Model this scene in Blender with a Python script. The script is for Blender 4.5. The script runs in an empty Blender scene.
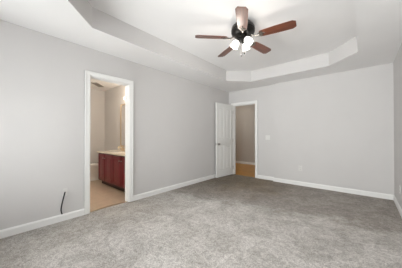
import bpy, bmesh, math, random
from mathutils import Vector, Matrix
random.seed(3)
S = bpy.context.scene
C = S.collection
PI = math.pi

# ------------------------------------------------------------------ camera
cam_d = bpy.data.cameras.new('camera')
cam = bpy.data.objects.new('camera', cam_d); C.objects.link(cam)
cam_d.sensor_width = 36.0
cam_d.lens = 188.73 / 402 * 36.0
cam_d.clip_start = 0.02
cam.location = (0, 0, 1.145)
cam.rotation_euler = (PI/2 + 0.0079, 0, 0.7103)
S.camera = cam

# ------------------------------------------------------------------ world
w = bpy.data.worlds.new('sky'); S.world = w
w.use_nodes = True
bg = w.node_tree.nodes['Background']
bg.inputs[0].default_value = (0.80, 0.90, 1.0, 1)
bg.inputs[1].default_value = 0.2

# ------------------------------------------------------------------ lights
def area(name, loc, rot, sx, sy, power, col=(1, 1, 1), spread=None):
    l = bpy.data.lights.new(name, 'AREA'); l.shape = 'RECTANGLE'
    l.size = sx; l.size_y = sy; l.energy = power; l.color = col
    if spread: l.spread = spread
    o = bpy.data.objects.new(name, l); o.location = loc; o.rotation_euler = rot
    C.objects.link(o); return o
def point(name, loc, power, col, r=0.05):
    l = bpy.data.lights.new(name, 'POINT'); l.energy = power; l.color = col; l.shadow_soft_size = r
    o = bpy.data.objects.new(name, l); o.location = loc; C.objects.link(o); return o
# daylight standing just outside the three windows behind the camera
area('daylight_left_window', (-2.15, -1.10, 1.20), (PI/2 + 0.33, 0, 0), 1.1, 1.6, 106, (1.0, 0.985, 0.995))
area('daylight_right_window', (-0.30, -1.10, 1.20), (PI/2 + 0.28, 0, 0), 1.1, 1.6, 185, (1.0, 0.985, 0.995))
area('daylight_side_window', (0.80, 1.45, 1.30), (PI/2 + 0.15, 0, PI/2), 1.3, 1.5, 12, (1.0, 0.985, 0.995))
# lamp powers; the hall and bathroom ceiling lamps are unseen additions
ADDED_HALL_LAMP, BATH_LAMP, FAN_LAMP = 15, 18, 3.8

# ------------------------------------------------------------------ exposure
S.view_settings.view_transform = 'Standard'
S.view_settings.look = 'None'
S.view_settings.gamma = 1
S.view_settings.use_curve_mapping = False
S.view_settings.exposure = 0.0
S.cycles.max_bounces = 12
S.cycles.diffuse_bounces = 8
S.cycles.use_denoising = True
S.cycles.sample_clamp_indirect = 6

# ------------------------------------------------------------------ materials
def mat(name, col, rough=0.6, metal=0.0, bump=0.0, bscale=200.0, var=0.0, vscale=3.0, coat=0.0, emit=None, spec=0.5):
    m = bpy.data.materials.new(name); m.use_nodes = True
    nt = m.node_tree; b = nt.nodes['Principled BSDF']
    b.inputs['Roughness'].default_value = rough
    b.inputs['Metallic'].default_value = metal
    b.inputs['Specular IOR Level'].default_value = spec
    b.inputs['Coat Weight'].default_value = coat
    tc = nt.nodes.new('ShaderNodeTexCoord')
    n = nt.nodes.new('ShaderNodeTexNoise'); n.inputs['Scale'].default_value = vscale; n.inputs['Detail'].default_value = 4
    nt.links.new(tc.outputs['Object'], n.inputs['Vector'])
    r = nt.nodes.new('ShaderNodeValToRGB')
    v = max(var, 0.004)
    r.color_ramp.elements[0].position = 0.3; r.color_ramp.elements[1].position = 0.7
    r.color_ramp.elements[0].color = tuple(c*(1-v) for c in col) + (1,)
    r.color_ramp.elements[1].color = tuple(min(1, c*(1+v)) for c in col) + (1,)
    nt.links.new(n.outputs['Fac'], r.inputs['Fac'])
    nt.links.new(r.outputs['Color'], b.inputs['Base Color'])
    if bump:
        n2 = nt.nodes.new('ShaderNodeTexNoise'); n2.inputs['Scale'].default_value = bscale; n2.inputs['Detail'].default_value = 3
        nt.links.new(tc.outputs['Object'], n2.inputs['Vector'])
        bp = nt.nodes.new('ShaderNodeBump'); bp.inputs['Strength'].default_value = bump; bp.inputs['Distance'].default_value = 0.003
        nt.links.new(n2.outputs['Fac'], bp.inputs['Height']); nt.links.new(bp.outputs['Normal'], b.inputs['Normal'])
    if emit:
        b.inputs['Emission Color'].default_value = tuple(emit[:3]) + (1,)
        b.inputs['Emission Strength'].default_value = emit[3]
    return m

M_wall = mat('wall_paint', (0.595, 0.582, 0.578), 0.7, bump=0.15, bscale=150, var=0.01)
M_ceil = mat('ceiling_paint', (0.845, 0.838, 0.838), 0.85, bump=0.3, bscale=90, var=0.01)
M_trim = mat('white_trim_paint', (0.80, 0.80, 0.79), 0.35)
M_door = mat('white_door_paint', (0.78, 0.78, 0.765), 0.4)
M_hallwall = mat('hall_wall_paint', (0.49, 0.462, 0.43), 0.75, bump=0.15, bscale=150)
M_bathwall = mat('bath_wall_paint', (0.575, 0.57, 0.57), 0.6, bump=0.1, bscale=150)
M_plate = mat('white_plastic', (0.72, 0.715, 0.70), 0.3)
M_plate_wall = mat('painted_over_plastic', (0.65, 0.64, 0.625), 0.4)
M_bracket = mat('antique_nickel', (0.20, 0.18, 0.16), 0.25, metal=0.8)
M_slot = mat('dark_slot', (0.05, 0.05, 0.05), 0.5)
M_black = mat('black_rubber', (0.02, 0.02, 0.022), 0.5)
M_bronze = mat('dark_bronze', (0.008, 0.007, 0.006), 0.3, metal=0.0, coat=0.0, spec=0.35)
M_brass = mat('satin_brass', (0.62, 0.50, 0.34), 0.3, metal=1.0)
M_chrome = mat('chrome', (0.75, 0.75, 0.75), 0.12, metal=1.0)
M_nickel = mat('dull_nickel', (0.42, 0.40, 0.38), 0.3, metal=1.0)
M_counter = mat('cultured_marble', (0.78, 0.72, 0.63), 0.25, var=0.04, vscale=8, coat=0.3)
M_porc = mat('porcelain', (0.80, 0.79, 0.76), 0.12, coat=0.5)
M_vent = mat('vent_enamel', (0.26, 0.24, 0.22), 0.4)
M_ventd = mat('vent_dark', (0.10, 0.09, 0.08), 0.7)
M_frame = mat('window_vinyl', (0.82, 0.82, 0.82), 0.35)

def mat_carpet():
    m = bpy.data.materials.new('grey_carpet'); m.use_nodes = True
    nt = m.node_tree; N = nt.nodes; L = nt.links; b = N['Principled BSDF']
    b.inputs['Roughness'].default_value = 1.0; b.inputs['Specular IOR Level'].default_value = 0.05
    b.inputs['Sheen Weight'].default_value = 0.15
    tc = N.new('ShaderNodeTexCoord')
    def noise(scale, det, rough=0.5, dist=0.0, vec=None):
        n = N.new('ShaderNodeTexNoise'); n.inputs['Scale'].default_value = scale; n.inputs['Detail'].default_value = det
        n.inputs['Roughness'].default_value = rough; n.inputs['Distortion'].default_value = dist
        L.new(vec or tc.outputs['Object'], n.inputs['Vector']); return n.outputs['Fac']
    def ramp(f, a, c0, b_, c1):
        r = N.new('ShaderNodeValToRGB'); r.color_ramp.elements[0].position = a; r.color_ramp.elements[1].position = b_
        r.color_ramp.elements[0].color = tuple(c0) + (1,); r.color_ramp.elements[1].color = tuple(c1) + (1,)
        L.new(f, r.inputs['Fac']); return r.outputs['Color']
    def mul(a, c, f=1.0):
        x = N.new('ShaderNodeMixRGB'); x.blend_type = 'MULTIPLY'; x.inputs['Fac'].default_value = f
        L.new(a, x.inputs[1]); L.new(c, x.inputs[2]); return x.outputs[0]
    base = ramp(noise(85, 4, 0.75), 0.34, (0.31, 0.292, 0.275), 0.66, (0.74, 0.71, 0.68))
    mid = ramp(noise(3.2, 6, 0.68, 0.8), 0.40, (0.78, 0.77, 0.755), 0.60, (1.04, 1.04, 1.04))
    fine = ramp(noise(24, 4, 0.75, 0.9), 0.38, (0.73, 0.725, 0.72), 0.60, (1.12, 1.12, 1.12))
    col = mul(mul(base, mid), fine)
    # worn, soiled walking path that fans out from the hall door
    sx = N.new('ShaderNodeSeparateXYZ'); L.new(tc.outputs['Object'], sx.inputs[0])
    def math_(op, a, b_=None, c=None):
        x = N.new('ShaderNodeMath'); x.operation = op
        for i, v in enumerate((a, b_, c)):
            if v is None: continue
            if isinstance(v, (int, float)): x.inputs[i].default_value = v
            else: L.new(v, x.inputs[i])
        return x.outputs[0]
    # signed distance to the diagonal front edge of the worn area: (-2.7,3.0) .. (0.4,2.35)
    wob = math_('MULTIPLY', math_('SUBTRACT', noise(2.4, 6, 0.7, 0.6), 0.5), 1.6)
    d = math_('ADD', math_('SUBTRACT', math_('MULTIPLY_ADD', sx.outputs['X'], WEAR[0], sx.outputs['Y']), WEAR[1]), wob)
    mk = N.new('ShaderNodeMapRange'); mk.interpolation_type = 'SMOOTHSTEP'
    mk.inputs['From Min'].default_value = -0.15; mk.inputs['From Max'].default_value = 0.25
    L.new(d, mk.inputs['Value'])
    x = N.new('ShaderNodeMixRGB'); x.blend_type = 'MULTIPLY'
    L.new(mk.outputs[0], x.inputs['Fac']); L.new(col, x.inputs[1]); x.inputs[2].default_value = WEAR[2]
    # brown soiling round the doorway
    dist = N.new('ShaderNodeVectorMath'); dist.operation = 'DISTANCE'; L.new(tc.outputs['Object'], dist.inputs[0]); dist.inputs[1].default_value = (-2.45, 4.35, 0)
    m2 = N.new('ShaderNodeMapRange'); m2.interpolation_type = 'SMOOTHSTEP'
    m2.inputs['From Min'].default_value = 1.9; m2.inputs['From Max'].default_value = 0.3
    L.new(math_('ADD', dist.outputs['Value'], wob), m2.inputs['Value'])
    x2 = N.new('ShaderNodeMixRGB'); x2.blend_type = 'MULTIPLY'
    L.new(m2.outputs[0], x2.inputs['Fac']); L.new(x.outputs[0], x2.inputs[1]); x2.inputs[2].default_value = (0.52, 0.42, 0.28, 1)
    # darker strip along the left wall and past the bathroom doorway
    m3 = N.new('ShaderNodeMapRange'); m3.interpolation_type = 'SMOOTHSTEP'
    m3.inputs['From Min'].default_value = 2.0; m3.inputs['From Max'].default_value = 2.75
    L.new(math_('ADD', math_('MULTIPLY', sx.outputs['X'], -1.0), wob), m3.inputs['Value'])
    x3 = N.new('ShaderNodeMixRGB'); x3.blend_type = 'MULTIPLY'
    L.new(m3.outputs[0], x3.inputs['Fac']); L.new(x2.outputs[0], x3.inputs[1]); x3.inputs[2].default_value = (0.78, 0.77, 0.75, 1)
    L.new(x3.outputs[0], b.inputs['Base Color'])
    bp = N.new('ShaderNodeBump'); bp.inputs['Strength'].default_value = 0.7; bp.inputs['Distance'].default_value = 0.012
    L.new(noise(110, 4, 0.7), bp.inputs['Height'])
    L.new(bp.outputs['Normal'], b.inputs['Normal'])
    return m
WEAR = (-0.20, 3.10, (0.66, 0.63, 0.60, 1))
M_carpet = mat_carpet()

def mat_wood(name, c0, c1, scale=(1, 12, 12), rough=0.35, coat=0.2, ns=3.0, coat_rough=0.1):
    m = bpy.data.materials.new(name); m.use_nodes = True
    nt = m.node_tree; N = nt.nodes; L = nt.links; b = N['Principled BSDF']
    tc = N.new('ShaderNodeTexCoord'); mp = N.new('ShaderNodeMapping'); mp.inputs['Scale'].default_value = scale
    L.new(tc.outputs['Object'], mp.inputs['Vector'])
    n = N.new('ShaderNodeTexNoise'); n.inputs['Scale'].default_value = ns; n.inputs['Detail'].default_value = 6; n.inputs['Distortion'].default_value = 0.4
    L.new(mp.outputs[0], n.inputs['Vector'])
    r = N.new('ShaderNodeValToRGB'); r.color_ramp.elements[0].position = 0.35; r.color_ramp.elements[1].position = 0.65
    r.color_ramp.elements[0].color = tuple(c0) + (1,); r.color_ramp.elements[1].color = tuple(c1) + (1,)
    L.new(n.outputs['Fac'], r.inputs['Fac']); L.new(r.outputs['Color'], b.inputs['Base Color'])
    b.inputs['Roughness'].default_value = rough; b.inputs['Coat Weight'].default_value = coat
    b.inputs['Coat Roughness'].default_value = coat_rough
    return m
M_blade = mat_wood('walnut_blade', (0.070, 0.017, 0.007), (0.16, 0.046, 0.020), rough=0.40, coat=0.7, coat_rough=0.33)
M_cherry = mat_wood('cherry_cabinet', (0.14, 0.001, 0.009), (0.20, 0.003, 0.017), scale=(6, 6, 1.0), rough=0.3, coat=0.15)
M_body = mat_wood('dark_cherry_body', (0.050, 0.003, 0.005), (0.075, 0.005, 0.008), scale=(6, 6, 1.0), rough=0.35, coat=0.1)
M_kick = mat_wood('dark_toe_kick', (0.020, 0.004, 0.004), (0.035, 0.008, 0.008), rough=0.6, coat=0)

def mat_floorboards(name, c0, c1, mort, bw, bh, rough, rotz=0.0, msize=0.003):
    m = bpy.data.materials.new(name); m.use_nodes = True
    nt = m.node_tree; N = nt.nodes; L = nt.links; b = N['Principled BSDF']
    tc = N.new('ShaderNodeTexCoord'); mp = N.new('ShaderNodeMapping'); mp.inputs['Rotation'].default_value = (0, 0, rotz)
    L.new(tc.outputs['Object'], mp.inputs['Vector'])
    br = N.new('ShaderNodeTexBrick'); br.inputs['Scale'].default_value = 1
    br.inputs['Brick Width'].default_value = bw; br.inputs['Row Height'].default_value = bh
    br.inputs['Mortar Size'].default_value = msize
    br.inputs['Color1'].default_value = tuple(c0) + (1,); br.inputs['Color2'].default_value = tuple(c1) + (1,)
    br.inputs['Mortar'].default_value = tuple(mort) + (1,)
    L.new(mp.outputs[0], br.inputs['Vector'])
    n = N.new('ShaderNodeTexNoise'); n.inputs['Scale'].default_value = 9; n.inputs['Detail'].default_value = 5
    L.new(tc.outputs['Object'], n.inputs['Vector'])
    r = N.new('ShaderNodeValToRGB'); r.color_ramp.elements[0].color = (0.82, 0.82, 0.82, 1); r.color_ramp.elements[1].color = (1.1, 1.1, 1.1, 1)
    L.new(n.outputs['Fac'], r.inputs['Fac'])
    x = N.new('ShaderNodeMixRGB'); x.blend_type = 'MULTIPLY'; x.inputs['Fac'].default_value = 1
    L.new(br.outputs['Color'], x.inputs[1]); L.new(r.outputs['Color'], x.inputs[2])
    L.new(x.outputs[0], b.inputs['Base Color']); b.inputs['Roughness'].default_value = rough
    return m
M_oak = mat_floorboards('golden_oak_boards', (0.60, 0.31, 0.07), (0.52, 0.255, 0.05), (0.22, 0.11, 0.04), 0.9, 0.09, 0.35)
M_tile = mat_floorboards('tan_vinyl_tile', (0.58, 0.46, 0.35), (0.55, 0.435, 0.33), (0.48, 0.38, 0.28), 0.3, 0.3, 0.4)

def mat_glass(name):
    m = bpy.data.materials.new(name); m.use_nodes = True
    nt = m.node_tree; N = nt.nodes; L = nt.links
    for n in list(N):
        if n.type != 'OUTPUT_MATERIAL': N.remove(n)
    out = [n for n in N if n.type == 'OUTPUT_MATERIAL'][0]
    t = N.new('ShaderNodeBsdfTransparent'); t.inputs[0].default_value = (0.95, 0.97, 0.96, 1)
    g = N.new('ShaderNodeBsdfGlossy'); g.inputs['Roughness'].default_value = 0.02
    lw = N.new('ShaderNodeFresnel'); lw.inputs['IOR'].default_value = 1.45
    mx = N.new('ShaderNodeMixShader'); L.new(lw.outputs[0], mx.inputs[0]); L.new(t.outputs[0], mx.inputs[1]); L.new(g.outputs[0], mx.inputs[2])
    L.new(mx.outputs[0], out.inputs['Surface']); return m
M_glass = mat_glass('clear_glass')
M_mirror = mat('silvered_mirror', (0.88, 0.88, 0.87), 0.02, metal=1.0)
M_glow = mat('frosted_shade_lit', (0.95, 0.94, 0.92), 0.4, emit=(1.0, 0.96, 0.90, 2.4))
M_bulb = mat('bulb_lit', (1, 1, 1), 0.4, emit=(1.0, 0.93, 0.82, 4.0))
M_globe = mat('vanity_globe_lit', (0.95, 0.9, 0.8), 0.4, emit=(1.0, 0.80, 0.52, 7.0))

# ------------------------------------------------------------------ mesh helpers
def add_box(bm, x0, x1, y0, y1, z0, z1, bev=0.0, seg=1):
    vs = [bm.verts.new((x, y, z)) for z in (z0, z1) for y in (y0, y1) for x in (x0, x1)]
    fs = [(0, 2, 3, 1), (4, 5, 7, 6), (0, 1, 5, 4), (2, 6, 7, 3), (0, 4, 6, 2), (1, 3, 7, 5)]
    faces = [bm.faces.new([vs[i] for i in f]) for f in fs]
    if bev > 0:
        es = list({e for f in faces for e in f.edges})
        bmesh.ops.bevel(bm, geom=es, offset=bev, segments=seg, affect='EDGES', profile=0.5)
def bm_box(*a, **k):
    bm = bmesh.new(); add_box(bm, *a, **k); return bm
def add_lathe(bm, prof, n=32, mtx=None, close=False):
    """prof: list of (r, z); revolve around z."""
    rings = []
    for r, z in prof:
        if r < 1e-6:
            rings.append([bm.verts.new((0, 0, z))])
        else:
            rings.append([bm.verts.new((r*math.cos(2*PI*i/n), r*math.sin(2*PI*i/n), z)) for i in range(n)])
    new = [v for q in rings for v in q]
    pairs = list(zip(rings, rings[1:]))
    if close: pairs.append((rings[-1], rings[0]))
    for a, b in pairs:
        for i in range(n):
            j = (i+1) % n
            if len(a) == 1 and len(b) == 1: continue
            if len(a) == 1: bm.faces.new((a[0], b[j], b[i]))
            elif len(b) == 1: bm.faces.new((a[i], a[j], b[0]))
            else: bm.faces.new((a[i], a[j], b[j], b[i]))
    if mtx is not None: bmesh.ops.transform(bm, matrix=mtx, verts=new)
def add_tube(bm, pts, r, n=10, cap=True):
    pts = [Vector(p) for p in pts]
    rr = r if isinstance(r, (list, tuple)) else [r]*len(pts)
    t0 = (pts[1]-pts[0]).normalized()
    up = Vector((0, 0, 1)) if abs(t0.z) < 0.9 else Vector((1, 0, 0))
    u = t0.cross(up).normalized(); rings = []
    for i, p in enumerate(pts):
        t = (pts[min(i+1, len(pts)-1)] - pts[max(i-1, 0)]).normalized()
        u = (u - t*u.dot(t)).normalized(); v = t.cross(u)
        rings.append([bm.verts.new(p + rr[i]*(u*math.cos(2*PI*k/n) + v*math.sin(2*PI*k/n))) for k in range(n)])
    for a, b in zip(rings, rings[1:]):
        for k in range(n):
            bm.faces.new((a[k], a[(k+1) % n], b[(k+1) % n], b[k]))
    if cap:
        bm.faces.new(rings[0][::-1]); bm.faces.new(rings[-1])
def spline(pts, n=8):
    P = [Vector(p) for p in pts]; P = [2*P[0]-P[1]] + P + [2*P[-1]-P[-2]]; out = []
    for i in range(1, len(P)-2):
        for k in range(n):
            t = k/n; a, b, c, d = P[i-1:i+3]
            out.append(0.5*((2*b) + (c-a)*t + (2*a-5*b+4*c-d)*t*t + (3*b-a-3*c+d)*t**3))
    out.append(P[-2]); return out
def add_prism(bm, poly, z0, z1, bev=0.0):
    a = [bm.verts.new((x, y, z0)) for x, y in poly]; b = [bm.verts.new((x, y, z1)) for x, y in poly]
    n = len(poly)
    fs = [bm.faces.new(a[::-1]), bm.faces.new(b)]
    for i in range(n): fs.append(bm.faces.new((a[i], a[(i+1) % n], b[(i+1) % n], b[i])))
    if bev:
        es = list(fs[0].edges) + list(fs[1].edges)
        bmesh.ops.bevel(bm, geom=es, offset=bev, segments=2, affect='EDGES')
def obj(name, bm, m, parent=None, smooth=False, loc=None):
    bmesh.ops.recalc_face_normals(bm, faces=bm.faces)
    me = bpy.data.meshes.new(name); bm.to_mesh(me); bm.free(); me.materials.append(m)
    if smooth:
        for p in me.polygons: p.use_smooth = True
        try: me.set_sharp_from_angle(angle=math.radians(40))
        except Exception: pass
    o = bpy.data.objects.new(name, me); C.objects.link(o)
    if parent: o.parent = parent
    if loc: o.location = loc
    return o
def struct(name, bm, m, parent=None, smooth=False):
    o = obj(name, bm, m, parent, smooth)
    if parent is None: o['kind'] = 'structure'
    return o
def thing(name, label, cat, loc=(0, 0, 0), rotz=0, group=None):
    o = bpy.data.objects.new(name, None); C.objects.link(o); o.empty_display_size = 0.1
    o.location = loc; o.rotation_euler = (0, 0, rotz); o['label'] = label; o['category'] = cat
    if group: o['group'] = group
    return o
def tag(o, label, cat, group=None):
    o['label'] = label; o['category'] = cat
    if group: o['group'] = group
    return o

# ------------------------------------------------------------------ dimensions
XL, XR = -3.066, 0.412
YN, YF, YA = -0.75, 4.773, 4.841       # near wall, far wall, recessed far wall by the hall door
XB = -1.698                            # where the far wall steps
ZC, ZT = 2.44, 2.693
T = 0.12
BD0, BD1, BDH = 1.035, 1.668, 2.035    # bathroom doorway in the left wall
HD0, HD1, HDH = -2.915, -2.212, 2.035  # hall doorway in the far wall
# bathroom and hall
BX, BY0, BY1 = -5.70, 0.2, 2.33
HY = 6.93; HX0, HX1 = -5.9, -1.5

# ------------------------------------------------------------------ structure
bm = bmesh.new()
add_prism(bm, [(XL-0.05, BD0), (XL-0.05, BD1), (XL, BD1), (XL, YA), (HD0, YA), (HD0, YA+0.04), (HD1, YA+0.04), (HD1, YA), (XB, YA), (XB, YF), (XR, YF), (XR, YN), (XL, YN), (XL, BD0)], -0.05, 0.0)
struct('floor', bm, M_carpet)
struct('floor_bathroom', bm_box(BX, XL-0.05, BY0, BY1, -0.05, -0.004), M_tile)
struct('floor_hall', bm_box(HX0, HX1, YA+0.04, HY, -0.05, -0.004), M_oak)

# ceiling: soffit ring with an eight-sided raised tray
xl, xr, yn, yf, c = -2.464, -0.057, 0.432, 4.216, 0.426
oct_ = [(xl+c, yn), (xr-c, yn), (xr, yn+c), (xr, yf-c), (xr-c, yf), (xl+c, yf), (xl, yf-c), (xl, yn+c)]
bm = bmesh.new()
def V(x, y, z): return bm.verts.new((x, y, z))
ob = [V(x, y, ZC) for x, y in oct_]; ot = [V(x, y, ZT) for x, y in oct_]
YO = YA
rc = [V(XL, YN, ZC), V(XR, YN, ZC), V(XR, YO, ZC), V(XL, YO, ZC)]
rt = [V(XL, YN, ZT+0.08), V(XR, YN, ZT+0.08), V(XR, YO, ZT+0.08), V(XL, YO, ZT+0.08)]
ring = [(rc[0], rc[1], ob[1], ob[0]), (rc[1], ob[2], ob[1]), (rc[1], rc[2], ob[3], ob[2]), (rc[2], ob[4], ob[3]),
        (rc[2], rc[3], ob[5], ob[4]), (rc[3], ob[6], ob[5]), (rc[3], rc[0], ob[7], ob[6]), (rc[0], ob[0], ob[7])]
for f in ring: bm.faces.new(f)
for i in range(8): bm.faces.new((ob[i], ob[(i+1) % 8], ot[(i+1) % 8], ot[i])).material_index = 1
bm.faces.new(ot)
for i in range(4): bm.faces.new((rc[i], rc[(i+1) % 4], rt[(i+1) % 4], rt[i]))
bm.faces.new(rt)
struct('ceiling', bm, M_ceil).data.materials.append(M_wall)      # the tray's upright sides carry the wall paint
struct('ceiling_bathroom', bm_box(BX, XL-T, BY0, BY1, ZC, ZC+0.1), M_ceil)
struct('ceiling_hall', bm_box(HX0, HX1, YA+T, HY, ZC, ZC+0.1), M_ceil)

ZW = ZT + 0.08
bm = bmesh.new()
add_box(bm, XL-T, XL, YN-T, BD0, -0.05, ZW); add_box(bm, XL-T, XL, BD1, YA+T, -0.05, ZW); add_box(bm, XL-T, XL, BD0, BD1, BDH, ZW)
struct('wall_left', bm, M_wall)
bm = bmesh.new()
add_box(bm, XL, HD0, YA, YA+T, -0.05, ZW); add_box(bm, HD0, HD1, YA, YA+T, HDH, ZW); add_box(bm, HD1, XB, YA, YA+T, -0.05, ZW)
add_box(bm, XB, XR+T, YF, YA+T, -0.05, ZW)
struct('wall_far', bm, M_wall)
# right wall, near wall with two windows
W2 = (0.75, 2.15, 0.65, 2.10)     # y0 y1 z0 z1
bm = bmesh.new()
add_box(bm, XR, XR+T, YN-T, W2[0], -0.05, ZW); add_box(bm, XR, XR+T, W2[1], YF, -0.05, ZW)
add_box(bm, XR, XR+T, W2[0], W2[1], -0.05, W2[2]); add_box(bm, XR, XR+T, W2[0], W2[1], W2[3], ZW)
struct('wall_right', bm, M_wall)
W1 = (-2.75, -1.55, 0.60, 2.15)
W3 = (-0.90, 0.22, 0.60, 2.15)
bm = bmesh.new()
add_box(bm, XL, W1[0], YN-T, YN, -0.05, ZW); add_box(bm, W1[1], W3[0], YN-T, YN, -0.05, ZW); add_box(bm, W3[1], XR, YN-T, YN, -0.05, ZW)
for q in (W1, W3):
    add_box(bm, q[0], q[1], YN-T, YN, -0.05, q[2]); add_box(bm, q[0], q[1], YN-T, YN, q[3], ZW)
struct('wall_near', bm, M_wall)
def window(n, a0, a1, z0, z1, axis, pos, mid):
    # a = along the wall, pos = frame centre depth
    def bx(bm, p0, p1, q0, q1, d):
        if axis == 'x': add_box(bm, p0, p1, pos-d, pos+d, q0, q1)
        else: add_box(bm, pos-d, pos+d, p0, p1, q0, q1)
    bm = bmesh.new(); f = 0.045
    bx(bm, a0, a0+f, z0, z1, .03); bx(bm, a1-f, a1, z0, z1, .03); bx(bm, a0+f, a1-f, z0, z0+f, .03); bx(bm, a0+f, a1-f, z1-f, z1, .03)
    for k in range(1, mid): bx(bm, a0+(a1-a0)*k/mid-.025, a0+(a1-a0)*k/mid+.025, z0+f, z1-f, .028)
    zc = (z0+z1)/2
    for k in range(mid):
        l = a0+(a1-a0)*k/mid + (f if k == 0 else .025); r = a0+(a1-a0)*(k+1)/mid - (f if k == mid-1 else .025)
        bx(bm, l, r, zc-.02, zc+.02, .026)
    root = struct('window_%d' % n, bm, M_frame)
    bm = bmesh.new(); bx(bm, a0+.02, a1-.02, z0+.02, z1-.02, .003)
    obj('window_glass', bm, M_glass, root)
    return root
window(1, W1[0], W1[1], W1[2], W1[3], 'x', YN-0.07, 2)
window(3, W3[0], W3[1], W3[2], W3[3], 'x', YN-0.07, 2)

window(2, W2[0], W2[1], W2[2], W2[3], 'y', XR+0.07, 2)

# bathroom shell
struct('wall_bathroom_back', bm_box(BX-T, BX, BY0-T, BY1+T, -0.05, ZW), M_bathwall)
struct('wall_bathroom_vanity', bm_box(BX, XL-T, BY1, BY1+T, -0.05, ZW), M_bathwall)
struct('wall_bathroom_side', bm_box(BX, XL-T, BY0-T, BY0, -0.05, ZW), M_bathwall)
# hall shell
struct('wall_hall_back', bm_box(HX0-T, HX1+T, HY, HY+T, -0.05, ZW), M_hallwall)
struct('wall_hall_left', bm_box(HX0-T, HX0, YA, HY, -0.05, ZW), M_hallwall)
struct('wall_hall_right', bm_box(HX1, HX1+T, YA+T, HY, -0.05, ZW), M_hallwall)
struct('wall_hall_front', bm_box(HX0, XL-T, YA, YA+T, -0.05, ZW), M_hallwall)

# ------------------------------------------------------------------ baseboards
BH, BT = 0.092, 0.014
def base_poly(bm, p, q, side):
    """profiled baseboard from p to q; side = inward normal"""
    p = Vector(p + (0,)); q = Vector(q + (0,)); nrm = Vector(side + (0,))
    prof = [(0, 0), (BT, 0), (BT, BH-0.018), (BT*0.6, BH-0.008), (BT*0.35, BH), (0, BH)]
    A = [bm.verts.new(p + nrm*a + Vector((0, 0, z))) for a, z in prof]
    B = [bm.verts.new(q + nrm*a + Vector((0, 0, z))) for a, z in prof]
    n = len(prof)
    for i in range(n): bm.faces.new((A[i], A[(i+1) % n], B[(i+1) % n], B[i]))
    bm.faces.new(A); bm.faces.new(B[::-1])
CW = 0.062; CT = 0.017
bm = bmesh.new()
base_poly(bm, (XL, YN), (XL, BD0-CW), (1, 0)); base_poly(bm, (XL, BD1+CW), (XL, YA), (1, 0))
struct('baseboard_left', bm, M_trim)
bm = bmesh.new()
base_poly(bm, (HD1+CW, YA), (XB, YA), (0, -1)); base_poly(bm, (XB, YA), (XB, YF), (-1, 0)); base_poly(bm, (XB-BT, YF), (XR, YF), (0, -1))
struct('baseboard_far', bm, M_trim)
bm = bmesh.new(); base_poly(bm, (XR, YN), (XR, YF), (-1, 0)); struct('baseboard_right', bm, M_trim)
bm = bmesh.new(); base_poly(bm, (XL, YN), (XR, YN), (0, 1)); struct('baseboard_near', bm, M_trim)
bm = bmesh.new(); base_poly(bm, (HX0, HY), (HX1, HY), (0, -1)); struct('baseboard_hall', bm, M_trim)
bm = bmesh.new(); base_poly(bm, (BX, BY0), (BX, BY1), (1, 0)); struct('baseboard_bathroom', bm, M_trim)

# ------------------------------------------------------------------ door casings and jambs
def casing(n, a0, a1, h, axis, wall, inward, wt):
    """wall: face coordinate on the bedroom side; inward: +1/-1 direction into the room"""
    def bx(bm, p0, p1, q0, q1, d0, d1, bev=0.004):
        lo, hi = sorted((wall + inward*d0, wall + inward*d1))
        if axis == 'y': add_box(bm, lo, hi, p0, p1, q0, q1, bev)
        else: add_box(bm, p0, p1, lo, hi, q0, q1, bev)
    bm = bmesh.new()
    bx(bm, a0-CW, a0+0.004, 0, h+CW, 0, CT); bx(bm, a1-0.004, a1+CW, 0, h+CW, 0, CT); bx(bm, a0, a1, h-0.004, h+CW, 0, CT)
    bx(bm, a0-CW, a0-CW+.014, 0, h+CW, 0, CT+.005); bx(bm, a1+CW-.014, a1+CW, 0, h+CW, 0, CT+.005); bx(bm, a0-CW, a1+CW, h+CW-.014, h+CW, 0, CT+.005)
    # jamb lining and stops
    bx(bm, a0, a0+0.016, 0, h, 0.002, -wt-0.002, 0); bx(bm, a1-0.016, a1, 0, h, 0.002, -wt-0.002, 0); bx(bm, a0, a1, h-0.016, h, 0.002, -wt-0.002, 0)
    bx(bm, a0+.016, a0+.028, 0, h-.016, -.045, -.08, 0); bx(bm, a1-.028, a1-.016, 0, h-.016, -.045, -.08, 0); bx(bm, a0+.028, a1-.028, h-.028, h-.016, -.045, -.08, 0)
    # far-side casing
    bx(bm, a0-CW, a0, 0, h+CW, -wt, -wt-CT); bx(bm, a1, a1+CW, 0, h+CW, -wt, -wt-CT); bx(bm, a0, a1, h, h+CW, -wt, -wt-CT)
    return struct('trim_%d' % n, bm, M_trim)
casing(1, BD0, BD1, BDH, 'y', XL, 1, T)
casing(2, HD0, HD1, HDH, 'x', YA, -1, T)
struct('trim_3', bm_box(XL-0.085, XL-0.035, BD0+0.016, BD1-0.016, -0.004, 0.004, 0.002), M_brass)

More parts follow.
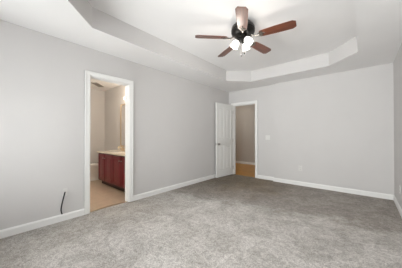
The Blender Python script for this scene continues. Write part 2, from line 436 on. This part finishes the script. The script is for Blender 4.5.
# ------------------------------------------------------------------ hall door leaf, swung open against the left wall
def door_leaf():
    W, H, TH = 0.715, 2.02, 0.035
    root = bpy.data.objects.new('door_1', None); C.objects.link(root); root['kind'] = 'structure'
    bm = bmesh.new()
    st = 0.105; mid = 0.10
    xs = [0, st, (W-mid)/2, (W+mid)/2, W-st, W]
    zs = [0, 0.20, 0.86, 1.04, 1.90, H]
    # core sheet slightly inside, stiles and rails to full thickness, raised panels
    add_box(bm, 0.002, W-0.002, -TH+0.010, -0.010, 0.002, H-0.002)
    for a, b in ((0, st), (W-st, W)): add_box(bm, a, b, -TH, 0, 0, H, 0.0015)
    for a, b in ((zs[0], zs[1]), (zs[2], zs[3]), (zs[4], zs[5])): add_box(bm, st-.001, W-st+.001, -TH, 0, a, b, 0.0015)
    for a, b in ((zs[1], zs[2]), (zs[3], zs[4])): add_box(bm, xs[2], xs[3], -TH, 0, a-.001, b+.001, 0.0015)
    slab = obj('door_slab', bm, M_door, root)
    for (xa, xb) in ((xs[1], xs[2]), (xs[3], xs[4])):
        for (za, zb) in ((zs[1], zs[2]), (zs[3], zs[4])):
            g = 0.030
            bm = bmesh.new()
            add_box(bm, xa+g, xb-g, -TH+0.003, -0.003, za+g, zb-g, 0.012)
            obj('door_panel', bm, M_door, root)
    for z in (0.20, 1.0, 1.82):
        bm = bmesh.new(); add_tube(bm, [(-0.004, 0.004, z-0.045), (-0.004, 0.004, z+0.045)], 0.006)
        obj('hinge', bm, M_nickel, root, smooth=True)
    for s, ln in ((1, 1.0), (-1, 0.62)):
        bm = bmesh.new()
        y = 0.0 if s > 0 else -TH
        R_ = Matrix.Translation((W-0.065, y, 0.90)) @ Matrix.Rotation(-s*PI/2, 4, 'X')
        add_lathe(bm, [(0, 0), (0.032, 0), (0.030, 0.006), (0.014, 0.010), (0.011, 0.022*ln), (0.020, 0.030*ln), (0.028, 0.042*ln), (0.027, 0.054*ln), (0.018, 0.062*ln), (0, 0.064*ln)], 24, R_)
        obj('door_knob', bm, M_nickel, root, smooth=True)
    bm = bm_box(W-0.0005, W+0.0015, -0.030, -0.006, 0.87, 0.93); obj('latch_plate', bm, M_nickel, root)
    return root
dr = door_leaf()
dr.location = (-2.906, 4.812, 0.012)
dr.rotation_euler = (0, 0, math.atan2(-0.712, -0.070))

# ------------------------------------------------------------------ wall plates
def plate(name, label, cat, loc, rotz, wd, ht, kind, m=None, group=None):
    """local: plate lies in xz, faces -y"""
    m = m or M_plate
    t = thing(name, label, cat, loc, rotz, group)
    obj('cover_plate', bm_box(-wd/2, wd/2, -0.006, 0, -ht/2, ht/2, 0.002, 2), m, t)
    if kind == 'switch2':
        for sx in (-0.023, 0.023):
            tg = obj('toggle', bm_box(sx-0.005, sx+0.005, -0.018, -0.006, -0.004, 0.012, 0.001), m, t)
            obj('toggle_slot', bm_box(sx-0.006, sx+0.006, -0.0066, -0.006, -0.014, 0.014), M_plate_wall, t)
    if kind == 'outlet':
        for sz in (-0.024, 0.024):
            bm = bmesh.new(); add_box(bm, -0.017, 0.017, -0.0085, -0.006, sz-0.014, sz+0.014, 0.001)
            r = obj('receptacle', bm, m, t)
            bm = bmesh.new()
            for sx in (-0.007, 0.007): add_box(bm, sx-0.0012, sx+0.0012, -0.0090, -0.0085, sz-0.003, sz+0.007)
            obj('slots', bm, M_slot, r)
    if kind == 'cable':
        bm = bmesh.new(); add_lathe(bm, [(0, 0), (0.009, 0), (0.009, 0.010), (0.006, 0.012), (0, 0.012)], 12, Matrix.Translation((0, -0.006, 0)) @ Matrix.Rotation(PI/2, 4, 'X'))
        obj('socket', bm, M_nickel, t)
    return t
plate('light_switch', 'white double light switch plate on the far wall right of the hall doorway', 'light switch', (-1.878, YA, 1.093), 0, 0.116, 0.116, 'switch2')
plate('electrical_outlet', 'wall-coloured outlet plate low on the long far wall', 'outlet', (-1.10, YF, 0.39), 0, 0.075, 0.12, 'outlet', M_plate_wall)
plate('electrical_outlet', 'white outlet plate low on the right wall near the corner', 'outlet', (XR, 4.06, 0.34), -PI/2, 0.075, 0.12, 'outlet')
plate('cable_plate', 'white cable wall plate low on the left wall beside the bathroom doorway', 'wall plate', (XL, 0.738, 0.378), PI/2, 0.060, 0.105, 'cable', M_plate_wall)
bm = bmesh.new()
add_tube(bm, spline([(XL+0.017, 0.735, 0.378), (XL+0.032, 0.730, 0.370), (XL+0.034, 0.716, 0.31), (XL+0.030, 0.703, 0.24), (XL+0.024, 0.694, 0.17), (XL+0.021, 0.700, 0.115), (XL+0.020, 0.708, 0.100)], 6), 0.008, 8)
cb = obj('cable', bm, M_black, smooth=True)
tag(cb, 'short black cable hanging down from the wall plate on the left wall', 'cable')

# ------------------------------------------------------------------ ceiling fan
FX, FY = -1.253, 2.344
fan = thing('ceiling_fan', 'dark bronze ceiling fan with five walnut blades and three lit glass shades', 'ceiling fan', (FX, FY, ZT))
bm = bmesh.new()      # z local: 0 = ceiling
add_lathe(bm, [(0, 0), (0.105, 0), (0.108, -0.012), (0.100, -0.028), (0, -0.028)], 40)
obj('mounting_plate', bm, M_bronze, fan, smooth=True)
bm = bmesh.new()
add_lathe(bm, [(0, -0.02), (0.090, -0.024), (0.122, -0.032), (0.148, -0.050), (0.158, -0.072), (0.160, -0.098), (0.150, -0.104), (0.150, -0.114), (0.160, -0.120), (0.154, -0.142), (0.130, -0.160), (0.090, -0.170), (0, -0.170)], 48)
obj('motor_housing', bm, M_bronze, fan, smooth=True)
bm = bmesh.new()
add_lathe(bm, [(0, -0.16), (0.060, -0.166), (0.064, -0.196), (0.055, -0.206), (0.040, -0.212), (0.042, -0.222), (0.052, -0.230), (0.052, -0.245), (0.040, -0.258), (0.018, -0.268), (0.010, -0.278), (0, -0.280)], 36)
obj('light_fitter', bm, M_bronze, fan, smooth=True)
ZB = -0.208
def blade_mesh():
    bm = bmesh.new()
    x0, x1 = 0.225, 0.660
    up = [(x0, 0.040), (x0+0.012, 0.052), (x0+0.05, 0.057), (0.42, 0.066), (0.615, 0.0700), (0.625, 0.068), (x1-0.002, 0.046), (x1, 0.043)]
    poly = [(x, -y) for x, y in up] + [(x, y) for x, y in reversed(up)]
    add_prism(bm, poly, -0.003, 0.003, 0.0012)
    bmesh.ops.transform(bm, matrix=Matrix.Rotation(BLADE_TILT, 4, 'X'), verts=bm.verts)
    return bm
BLADE_TILT = math.radians(-12)
BLADE_A0 = 3.926
blade0 = iron0 = None
for k in range(5):
    a = BLADE_A0 - k*2*PI/5
    if blade0 is None:
        blade0 = obj('blade', blade_mesh(), M_blade, fan)
        bm = bmesh.new()
        # bracket: arm with a forked plate clamped under the blade root
        add_tube(bm, spline([(0.115, 0, 0.022), (0.150, 0, 0.004), (0.185, 0, -0.012), (0.222, 0, -0.008)], 5), [0.010]*16, 8)
        b2 = bmesh.new()
        add_prism(b2, [(0.200, -0.016), (0.235, -0.040), (0.262, -0.042), (0.270, -0.026), (0.252, -0.012), (0.300, -0.008), (0.306, 0), (0.300, 0.008), (0.252, 0.012), (0.270, 0.026), (0.262, 0.042), (0.235, 0.040), (0.200, 0.016)], -0.0085, -0.0035)
        bmesh.ops.transform(b2, matrix=Matrix.Rotation(BLADE_TILT, 4, 'X'), verts=b2.verts)
        me2 = bpy.data.meshes.new('tmp'); b2.to_mesh(me2); b2.free(); bm.from_mesh(me2); bpy.data.meshes.remove(me2)
        iron0 = obj('blade_bracket', bm, M_bracket, fan, smooth=True)
        bl, ir = blade0, iron0
    else:
        bl = blade0.copy(); C.objects.link(bl); bl.parent = fan
        ir = iron0.copy(); C.objects.link(ir); ir.parent = fan
    for q in (bl, ir):
        q.location = (0, 0, ZB); q.rotation_euler = (0, 0, a)
# three bell shades on short arms
for adeg in (-24.3, 216.7, 95.7):
    a = math.radians(adeg); ca, sa = math.cos(a), math.sin(a)
    bm = bmesh.new()
    add_tube(bm, spline([(0.035*ca, 0.035*sa, -0.238), (0.055*ca, 0.055*sa, -0.222), (0.070*ca, 0.070*sa, -0.232)], 5), 0.009, 10)
    obj('lamp_arm', bm, M_bronze, fan, smooth=True)
    tilt = math.radians(32)
    mtx = Matrix.Translation((0.066*ca, 0.066*sa, -0.226)) @ Matrix.Rotation(a, 4, 'Z') @ Matrix.Rotation(-tilt, 4, 'Y')
    bm = bmesh.new()
    add_lathe(bm, [(0, 0.006), (0.024, 0.004), (0.027, -0.014), (0.024, -0.022), (0, -0.022)], 24, mtx)
    obj('lamp_socket', bm, M_bronze, fan, smooth=True)
    bm = bmesh.new()
    outer = [(0.022, -0.018), (0.032, -0.026), (0.042, -0.043), (0.049, -0.066), (0.051, -0.090), (0.050, -0.102), (0.055, -0.112)]
    inner = [(r-0.003, z+0.001) for r, z in reversed(outer)]
    add_lathe(bm, outer + inner, 32, mtx, close=True)
    sh = obj('lamp_shade', bm, M_glow, fan, smooth=True)
    bm = bmesh.new()
    add_lathe(bm, [(0, -0.024), (0.013, -0.026), (0.016, -0.045), (0.026, -0.064), (0.027, -0.076), (0.020, -0.090), (0, -0.096)], 20, mtx)
    obj('light_bulb', bm, M_bulb, sh, smooth=True)
    p = mtx @ Vector((0, 0, -0.150))
    point('fan_lamp', (FX+p.x, FY+p.y, ZT+p.z), FAN_LAMP, (1.0, 0.93, 0.84), 0.05)
# pull chains
for (cx, cy, zl) in ((-0.008, -0.032, -0.438), (0.035, -0.020, -0.412)):
    bm = bmesh.new(); add_tube(bm, [(cx, cy, -0.245), (cx, cy, zl)], 0.0016, 6)
    ch = obj('pull_chain', bm, M_nickel, fan)
    bm = bmesh.new(); add_lathe(bm, [(0, 0), (0.006, -0.003), (0.010, -0.014), (0.009, -0.026), (0.004, -0.034), (0, -0.035)], 14, Matrix.Translation((cx, cy, zl)))
    obj('chain_pull', bm, M_bronze, ch, smooth=True)

# ------------------------------------------------------------------ bathroom
VX0, VX1, VY0 = -4.82, XL-T-0.01, 1.82
CZ = 0.768
van = thing('vanity_cabinet', 'dark cherry red vanity cabinet with panelled doors seen through the bathroom doorway', 'cabinet', ((VX0+VX1)/2, 2.1, 0))
ox, oy = van.location.x, van.location.y
def vb(x0, x1, y0, y1, z0, z1, bev=0): return bm_box(x0-ox, x1-ox, y0-oy, y1-oy, z0, z1, bev=bev)
obj('cabinet_body', vb(VX0, VX1, VY0+0.018, BY1-0.002, 0.09, CZ-0.03), M_body, van)
obj('toe_kick', vb(VX0+0.04, VX1, VY0+0.075, BY1-0.002, 0, 0.09), M_kick, van)
edges = [VX0+0.015, -4.447, -4.07, -3.673, -3.28]
for i in range(4):
    a, b = edges[i]+0.012, edges[i+1]-0.012
    z0, z1 = 0.115, CZ-0.055
    bm = bmesh.new(); s = 0.055
    add_box(bm, a-ox, a+s-ox, VY0-oy, VY0+.018-oy, z0, z1, .003); add_box(bm, b-s-ox, b-ox, VY0-oy, VY0+.018-oy, z0, z1, .003)
    add_box(bm, a+s-ox, b-s-ox, VY0-oy, VY0+.018-oy, z0, z0+s, .003); add_box(bm, a+s-ox, b-s-ox, VY0-oy, VY0+.018-oy, z1-s, z1, .003)
    add_box(bm, a+s-ox, b-s-ox, VY0+.009-oy, VY0+.018-oy, z0+s, z1-s)
    add_box(bm, a+s+.02-ox, b-s-.02-ox, VY0+.003-oy, VY0+.012-oy, z0+s+.025, z1-s-.025, .005)
    d = obj('cabinet_door', bm, M_cherry, van)
    kx = (b-0.03) if i % 2 == 0 else (a+0.03)
    bm = bmesh.new(); add_lathe(bm, [(0, 0), (0.006, 0), (0.005, 0.012), (0.013, 0.018), (0.012, 0.026), (0, 0.028)], 16, Matrix.Translation((kx-ox, VY0-oy, z1-0.08)) @ Matrix.Rotation(PI/2, 4, 'X'))
    obj('cabinet_knob', bm, M_nickel, d, smooth=True)
ct = thing('countertop', 'cream marble countertop with a backsplash lying on the red vanity', 'countertop', (ox, oy, CZ-0.03))
obj('counter_slab', vb(VX0-0.015, VX1+0.006, VY0-0.02, BY1-0.003, 0.0, 0.030, 0.004), M_counter, ct)
obj('backsplash', vb(VX0-0.015, VX1+0.006, BY1-0.022, BY1-0.003, 0.030, 0.11, 0.003), M_counter, ct)
bm = bmesh.new(); add_lathe(bm, [(0.19, 0.031), (0.185, 0.036), (0.165, 0.034), (0.15, 0.032), (0.10, 0.0305), (0, 0.0302)], 40, Matrix.Translation((-4.30-ox, 2.05-oy, 0)) @ Matrix.Diagonal((1.1, 0.75, 1, 1)))
obj('sink_bowl', bm, M_porc, ct, smooth=True)
# faucet
fa = thing('faucet', 'brass faucet with two handles on the cream countertop below the mirror', 'faucet', (-4.42, 2.225, CZ+0.001))
bm = bmesh.new(); add_box(bm, -0.085, 0.085, -0.025, 0.025, 0, 0.012, 0.005); obj('faucet_base', bm, M_brass, fa)
bm = bmesh.new(); add_tube(bm, spline([(0, 0, 0.01), (0, 0, 0.08), (0, -0.03, 0.115), (0, -0.08, 0.11), (0, -0.11, 0.075)], 6), 0.011, 12); obj('spout', bm, M_brass, fa, smooth=True)
for s in (-1, 1):
    bm = bmesh.new(); add_lathe(bm, [(0.016, 0.010), (0.015, 0.03), (0.010, 0.04), (0.022, 0.055), (0.024, 0.068), (0.012, 0.078), (0, 0.078)], 16, Matrix.Translation((s*0.062, 0, 0)))
    obj('faucet_handle', bm, M_brass, fa, smooth=True)
# mirror
mi = thing('wall_mirror', 'tall rectangular wall mirror in a thin brass frame above the vanity', 'mirror', (-4.05, BY1, 1.40))
bm = bmesh.new(); w2, h2, f = 0.66, 0.535, 0.03
for x0, x1, z0, z1 in ((-w2, -w2+f, -h2, h2), (w2-f, w2, -h2, h2), (-w2+f, w2-f, -h2, -h2+f), (-w2+f, w2-f, h2-f, h2)):
    add_box(bm, x0, x1, -0.022, -0.001, z0, z1, 0.004)
obj('mirror_frame', bm, M_brass, mi)
obj('mirror_glass', bm_box(-w2+f, w2-f, -0.012, -0.002, -h2+f, h2-f), M_mirror, mi)
# vanity light bar
vl = thing('vanity_light', 'brass light bar with warm glowing round bulbs above the bathroom mirror', 'light fixture', (-3.90, BY1, 2.03))
obj('light_bar', bm_box(-0.48, 0.48, -0.035, -0.001, -0.055, 0.055, 0.006), M_brass, vl)
for k in range(5):
    bx_ = -0.40 + 0.2*k
    bm = bmesh.new(); add_lathe(bm, [(0, 0), (0.02, 0.0), (0.02, 0.022), (0, 0.022)], 16, Matrix.Translation((bx_, -0.035, 0)) @ Matrix.Rotation(PI/2, 4, 'X'))
    s_ = obj('bulb_socket', bm, M_brass, vl, smooth=True)
    bm = bmesh.new(); bmesh.ops.create_uvsphere(bm, u_segments=20, v_segments=12, radius=0.036, matrix=Matrix.Translation((bx_, -0.098, 0)))
    obj('globe_bulb', bm, M_globe, s_, smooth=True)
    if k in (0, 2, 4): point('vanity_lamp', (-3.90+bx_, BY1-0.18, 2.03), BATH_LAMP/3, (1.0, 0.84, 0.66), 0.05)
# unseen dome lamp added to light the bathroom from beyond the door head
cl = thing('added_ceiling_light', 'unseen round white dome light added on the bathroom ceiling', 'added ceiling light', (-4.1, 0.9, ZC))
bm = bmesh.new(); add_lathe(bm, [(0, 0), (0.15, 0), (0.15, -0.02), (0, -0.02)], 32); obj('light_base', bm, M_plate, cl, smooth=True)
bm = bmesh.new(); add_lathe(bm, [(0.14, -0.02), (0.13, -0.045), (0.09, -0.07), (0, -0.085)], 32); obj('light_dome', bm, M_globe, cl, smooth=True)
point('added_bath_lamp', (-4.1, 0.9, ZC-0.18), BATH_LAMP, (1.0, 0.88, 0.74), 0.1)
# air vent
av = thing('air_vent', 'dark slatted air vent in the bathroom ceiling', 'vent', (-5.125, 1.925, ZC), PI/4)
bm = bmesh.new()
vw, vh = 0.070, 0.20
for x0, x1, y0, y1 in ((-vw, vw, -vh, -vh+.018), (-vw, vw, vh-.018, vh), (-vw, -vw+.018, -vh+.018, vh-.018), (vw-.018, vw, -vh+.018, vh-.018)):
    add_box(bm, x0, x1, y0, y1, -0.010, -0.0005)
obj('vent_frame', bm, M_vent, av)
obj('vent_backing', bm_box(-vw+.018, vw-.018, -vh+.018, vh-.018, -0.003, -0.0005), M_ventd, av)
for k in range(7):
    x = -vw+.025+k*.0165
    obj('slat', bm_box(x-.002, x+.002, -vh+.018, vh-.018, -0.012, -0.003), M_vent, av)
# toilet
to = thing('toilet', 'white toilet between the red vanity and the bathroom back wall', 'toilet', (-5.30, 1.9, 0))
bm = bmesh.new()
def oval(bm, secs, n=28):
    rings = []
    for (cx, cy, z, rx, ry) in secs:
        rings.append([bm.verts.new((cx+rx*math.cos(2*PI*i/n), cy+ry*math.sin(2*PI*i/n), z)) for i in range(n)])
    for a, b in zip(rings, rings[1:]):
        for i in range(n): bm.faces.new((a[i], a[(i+1) % n], b[(i+1) % n], b[i]))
    bm.faces.new(rings[0][::-1]); bm.faces.new(rings[-1])
oval(bm, [(0, 0.06, 0, 0.11, 0.22), (0, 0.06, 0.03, 0.10, 0.21), (0, 0.05, 0.14, 0.095, 0.19), (0, 0.0, 0.26, 0.15, 0.22), (0, -0.02, 0.35, 0.18, 0.245), (0, -0.02, 0.385, 0.185, 0.25)])
obj('bowl', bm, M_porc, to, smooth=True)
bm = bmesh.new(); oval(bm, [(0, -0.02, 0.386, 0.186, 0.25), (0, -0.02, 0.396, 0.190, 0.255), (0, -0.02, 0.404, 0.186, 0.25)]); obj('seat', bm, M_porc, to, smooth=True)
bm = bmesh.new(); oval(bm, [(0, -0.02, 0.405, 0.184, 0.248), (0, -0.02, 0.420, 0.186, 0.25), (0, -0.02, 0.426, 0.175, 0.24)]); obj('lid', bm, M_porc, to, smooth=True)
obj('tank', bm_box(-0.20, 0.20, 0.235, 0.415, 0.37, 0.68, 0.02, 3), M_porc, to, smooth=True)
obj('tank_lid', bm_box(-0.21, 0.21, 0.225, 0.420, 0.68, 0.71, 0.008, 2), M_porc, to, smooth=True)
bm = bmesh.new(); add_tube(bm, [(-0.15, 0.235, 0.62), (-0.15, 0.215, 0.62), (-0.09, 0.212, 0.615)], 0.006, 8); obj('flush_handle', bm, M_chrome, to, smooth=True)

# ------------------------------------------------------------------ dome lamp added to light the hall (unseen, left of the doorway)
hl = thing('added_ceiling_light', 'unseen round white dome light added on the hall ceiling', 'added ceiling light', (-3.9, 5.75, ZC))
bm = bmesh.new(); add_lathe(bm, [(0, 0), (0.15, 0), (0.15, -0.02), (0, -0.02)], 32); obj('light_base', bm, M_plate, hl, smooth=True)
bm = bmesh.new(); add_lathe(bm, [(0.14, -0.02), (0.13, -0.045), (0.09, -0.07), (0, -0.085)], 32); obj('light_dome', bm, M_globe, hl, smooth=True)
point('added_hall_lamp', (-3.9, 5.75, ZC-0.2), ADDED_HALL_LAMP, (1.0, 0.94, 0.86), 0.1)
